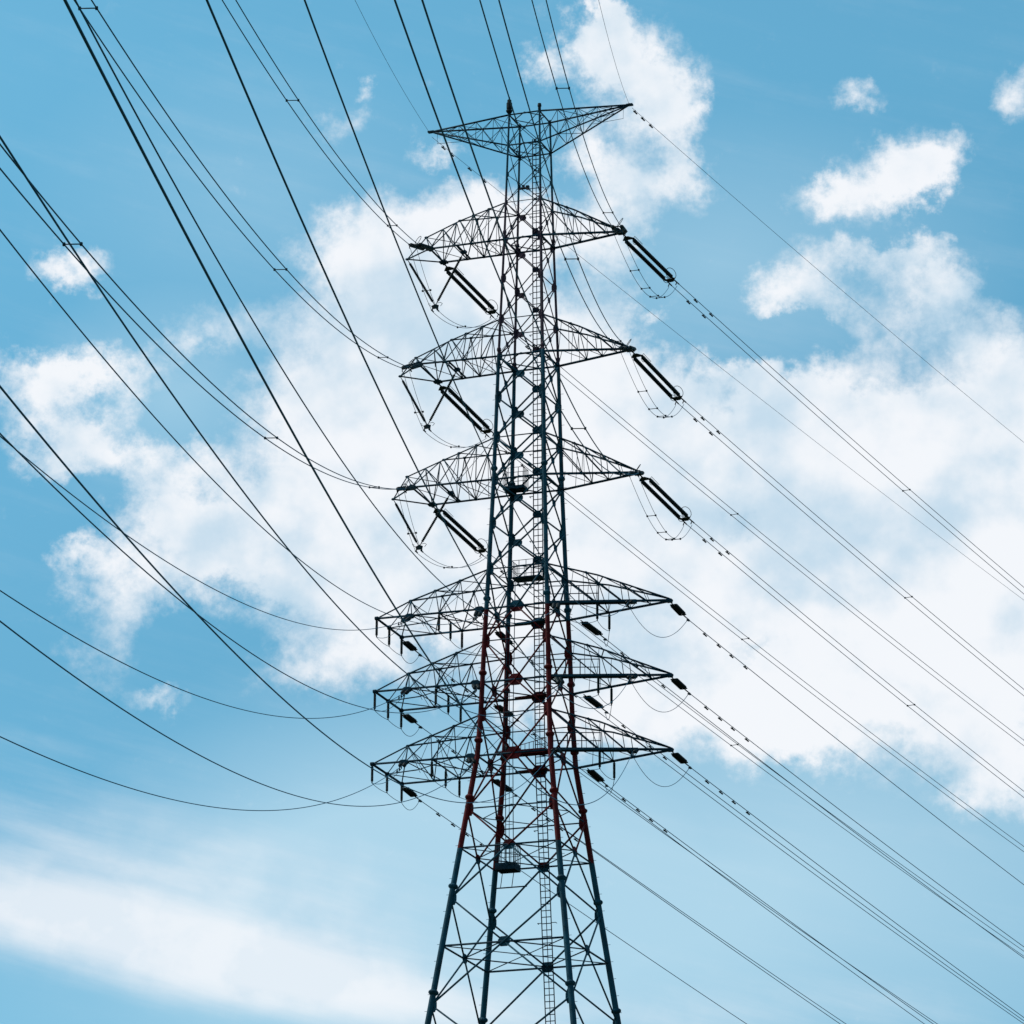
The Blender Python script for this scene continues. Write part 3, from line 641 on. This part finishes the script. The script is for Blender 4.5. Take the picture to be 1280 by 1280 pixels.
# ------------------------------------------------------------------ insulators
def shed(m, p, q, r, n, core=.5, seg=10, cap=.03):
    prof = [(0, r*.4), (cap, r*.45)]
    for i in range(n):
        a = cap + (1-2*cap)*i/n; b = (1-2*cap)/n
        prof += [(a+b*.05, r*core), (a+b*.30, r), (a+b*.55, r), (a+b*.95, r*core)]
    prof += [(1-cap, r*.45), (1, r*.4)]
    m.rings(p, q, prof, seg); return m
def loop(p, d, side, up, ln, wd):
    pts = []
    for i in range(15):
        t = 2*math.pi*i/14 - math.pi*.5
        pts.append(p + d*(ln*.5*math.sin(t) + ln*.5) + up*(wd*(1+math.cos(t))*.5+.02))
    return pts
def strain_long(k, A0, sg):
    A, a, b = (INC if sg < 0 else OUTG)[k]; f, side = curve(A, a, b, sg)
    E = f(SL[int(k[1])]) ; A0 = V(A0); d = (E-A0).normalized(); sd = d.cross(V((0, 0, 1))).normalized(); up = sd.cross(d)
    t = thing('strain_insulator', 'long double insulator string %s from the %s' % ('seen end-on, pointing at the camera' if sg < 0 else 'slanting down right', desc(k)), 'insulator', A0, 'long double strain insulators')
    Lg = (E-A0).length; p0, p1 = .62, Lg-.55; h = .225
    for e in (-1, 1):
        m = MB(); shed(m, A0+d*p0+sd*h*e, A0+d*p1+sd*h*e, .110, 28, .55); m.build('insulator_string', DARK, t)
    for c, w in ((p0-.14, 1), (p1+.16, -1)):
        m = MB(); m.plate(A0+d*c, d, sd, .04, [(-.16*w, -.10), (-.16*w, .10), (.12*w, .34), (.16*w, .34), (.16*w, -.34), (.12*w, -.34)][::w]); m.build('yoke_plate', DARK, t)
    m = MB(); m.tube(A0-V((0, 0, .02)), A0+d*(p0-.2), .035, 6)
    for e in (-1, 1):
        m.tube(A0+d*(p1+.2)+sd*.20*e, f(SL[int(k[1])]+.15)+side*TS*e*(1 if side.dot(sd) > 0 else -1), .034, 8)
        q = A0+d*(p1+.45)+sd*TS*e; m.tube(q, q+V((0, 0, -.22)) - d*.12, .028, 6)
    m.build('dead_end_clamp', DARK, t)
    m = MB(); m.path(loop(A0+d*(p1-.62), d, sd, (up+sd*(1 if sg > 0 else -1)*.7).normalized(), 1.0, .50), .016, 5)
    m.path(loop(A0+d*(p1-.42), d, sd, (-up*.5-sd*.5).normalized(), .55, .26), .016, 5)
    m.build('arcing_horn', DARK, t)
    m = MB()
    m.path([A0+d*(p0+.05)+sd*h, A0+d*(p0+.2)+sd*h+up*.25, A0+d*(p0+.9)+sd*(h+.10)+up*.12], .014, 5)
    m.path(loop(A0+d*(p0+.35), d, sd, (up+sd*.8).normalized(), .4, .24), .013, 5)
    m.build('arcing_horn', DARK, t)
    return E
def strain_short(k, A0, sg):
    A, a, b = (INC if sg < 0 else OUTG)[k]; f, side = curve(A, a, b, sg); E = f(1.78); A0 = V(A0)
    d = (E-A0).normalized(); sd = d.cross(V((0, 0, 1))).normalized(); Lg = (E-A0).length
    t = thing('strain_insulator', 'short black insulator %s from the %s' % ('seen end-on, facing the camera' if sg < 0 else 'slanting down right', desc(k)), 'insulator', A0, 'short black strain insulators')
    s0 = .34; s1 = max(Lg-.30, s0+.7)
    for e in (-1, 1):
        m = MB(); shed(m, A0+d*s0+sd*.105*e, A0+d*s1+sd*.105*e, .10, 9, .66); m.build('insulator_string', DARK, t)
    for c in (s0-.05, s1+.05):
        MB().box(A0+d*c, d, sd, .07, .34, .05).build('yoke_plate', DARK, t)
    m = MB().tube(A0, A0+d*(s0-.02), .028, 6).tube(A0+d*(s1+.02), f(2.25), .030, 6)
    c = f(2.15); m.tube(c, c+V((0, 0, -.10)) - d*.22, .030, 6)
    m.plate(c - d*.02+V((0, 0, -.04)), d, (0, 0, 1), .05, [(-.2, -.10), (.1, -.02), (.16, .06), (-.02, .08)])
    m.build('dead_end_clamp', DARK, t)
def att(k, sg):
    sd_, n = k[0], int(k[-1])
    if len(k) == 2:
        if sd_ == 'R': return V(arms_right[n]['T']) + V((.06, .12*sg, -.06))
        return V(arms_left[n]['PN' if sg < 0 else 'PF']) + V((0, .1*sg, -.06))
    out_ = k[1] == 'O'
    if sd_ == 'R':
        if out_: return (arms_right[n]['lo'](-1, .70) + V((0, -.1, -.10))) if sg < 0 else arms_right[n]['T'] + V((.05, .06, -.08))
        return (arms_right[n]['lo'](-1, .08) + V((0, -.1, -.10))) if sg < 0 else arms_right[n]['lo'](1, .12) + V((0, .1, -.10))
    if out_: return (arms_left[n]['nb'][3] + V((-.1, -.1, -.12))) if sg < 0 else arms_left[n]['CF'] + V((0, .08, -.10))
    return (arms_left[n]['nb'][0] + V((-.35, -.1, -.12))) if sg < 0 else lerp(arms_left[n]['fb'][0], arms_left[n]['CF'], .12) + V((0, .1, -.12))
for k in INC:
    if k[0] == 'G': continue
    for sg in (-1, 1):
        (strain_long if len(k) == 2 else strain_short)(k, att(k, sg), sg)

# V strings on the upper left crossarms
VB = {1: V((-5.16, 0, 81.66)), 2: V((-5.52, 0, 75.10)), 3: V((-5.88, 0, 68.60))}
for n in (1, 2, 3):
    T, xi, B = arms_left[n]['T'], arms_left[n]['xi'], VB[n]
    t = thing('suspension_insulator', 'V-shaped pair of thin insulator rods hanging under the %s left crossarm' % TIER[str(n)], 'insulator', B, 'V-shaped hanging insulators')
    for top in (T, V((xi.x, 0, xi.z))):
        d = (B-top).normalized(); Lg = (B-top).length
        m = MB(); shed(m, top+d*.22, top+d*(Lg-.22), .072, 30, .65, 8); m.tube(top, top+d*.24, .022, 6); m.tube(top+d*(Lg-.25), B, .022, 6)
        m.build('insulator_string', DARK, t)
    m = MB(); m.plate(B+V((0, 0, -.06)), (1, 0, 0), (0, 0, 1), .04, [(-.20, .08), (-.16, -.10), (.16, -.10), (.20, .08), (0, .16)])
    m.build('yoke_plate', DARK, t)
    m = MB()
    for s in (-1, 1):
        m.path([B+V((s*.20, -.20, .06)), B+V((s*.34, -.10, .12)), B+V((s*.36, .10, .12)), B+V((s*.22, .2, .04))], .014, 5)
        m.tube(B+V((s*.15, 0, -.05)), B+V((s*.15, 0, -.26)), .03, 6); m.tube(B+V((s*.15, -.16, -.26)), B+V((s*.15, .16, -.26)), .036, 6)
    m.build('clamp', DARK, t)

# post insulators that hold the jumpers clear of the lower crossarms
PL = .93
posts = {}
def post(p, label, name):
    m = MB(); shed(m, p+V((0, 0, -.04)), p+V((0, 0, -PL+.06)), .072, 12, .80, 8, .04); m.tube(p+V((0, 0, .04)), p+V((0, 0, -.05)), .05, 8); m.tube(p+V((0, 0, -PL+.07)), p+V((0, 0, -PL)), .034, 8)
    o = m.build('post_insulator', DARK, None, p); tag(o, label, 'insulator', 'post insulators under the lower crossarms')
    posts[name] = p+V((0, 0, -PL)); return o
for n in (4, 5, 6):
    AL = arms_left[n]; tn = TIER[str(n)]
    for nm, p, q in (('N', AL['CN'], 'near'), ('M', AL['CM'], 'middle'), ('F', AL['CF'], 'far')):
        post(p+V((0, 0, -.05)), '%s of three upright rods under the outer edge of the %s left crossarm' % (q, tn), ('LO', n, nm))
    a, b = AL['nb'][2], AL['fb'][2]
    for nm, p, q in (('N', lerp(a, b, 0), 'near'), ('M', lerp(a, b, .5), 'middle'), ('F', lerp(a, b, 1), 'far')):
        post(p+V((0, 0, -.05)), '%s of three upright rods halfway along the %s left crossarm' % (q, tn), ('LI', n, nm))
    lo_ = arms_right[n]['lo']
    for nm, p, q in (('N', lo_(-1, .41), 'near'), ('F', lo_(1, .41), 'far')):
        post(p+V((0, 0, -.05)), '%s of two upright rods halfway along the %s right crossarm' % (q, tn), ('RI', n, nm))

# ------------------------------------------------------------------ jumper loops
def hang(p, q, sag, n=16, skew=0.0):
    o = []
    for i in range(n+1):
        t = i/n; u = 1-(2*t-1)**2; u = u*(1+skew*(t-.5)*2)
        o.append(lerp(p, q, t)+V((0, 0, -sag*u)))
    return o
def clampp(k, sg, s): A, a, b = (INC if sg < 0 else OUTG)[k]; f, side = curve(A, a, b, sg); return f(s), side
for k in INC:
    if k[0] == 'G': continue
    n = int(k[-1])
    if len(k) == 2:
        P, s1 = clampp(k, -1, SL[n]-.1); Q, s2 = clampp(k, 1, SL[n]-.1); sx = V((1, 0, 0))
        P = P+V((0, 0, -.2)); Q = Q+V((0, 0, -.2))
        t = thing('twin_jumper', 'twin jumper loop hanging below the %s' % desc(k), 'cable', P, 'twin jumper loops')
        if k[0] == 'R': cen = hang(P, Q, 1.62, 26, .28)
        else:
            B = VB[n]+V((0, 0, -.28)); cen = hang(P, B, .25, 10)[:-1] + hang(B, Q, .72, 16)
        for e in (-1, 1):
            MB().path([c+sx*TS*e*(.75 if k[0] == 'L' else 1) for c in cen], .013, 6).build('conductor', WIRE, t)
        for i in ((8, 13, 17, 20) if k[0] == 'R' else (6, 17)):
            spacer(t, cen[i]-sx*TS, cen[i]+sx*TS)
    else:
        P, _ = clampp(k, -1, 2.15); Q, _ = clampp(k, 1, 2.0); P = P+V((0, 0, -.12)); Q = Q+V((0, 0, -.10))
        g_ = k[:2]
        if g_ == 'RO': pts = hang(P, Q, 1.25, 22)
        elif g_ == 'RI':
            a, b = posts[('RI', n, 'N')], posts[('RI', n, 'F')]
            pts = hang(P, a, .35, 10)[:-1] + hang(a, b, .12, 6)[:-1] + hang(b, Q, .55, 12)
        else:
            a, b, c = (posts[(g_, n, x)] for x in 'NMF')
            pts = hang(P, a, .30, 8)[:-1] + hang(a, b, .06, 5)[:-1] + hang(b, c, .06, 5)[:-1] + hang(c, Q, .42 if g_ == 'LO' else .3, 12)
        o = MB().path(pts, .014, 6).build('jumper_cable', WIRE, None, P)
        tag(o, 'thin jumper loop bridging two insulators at the %s' % desc(k), 'cable', 'single jumper loops')
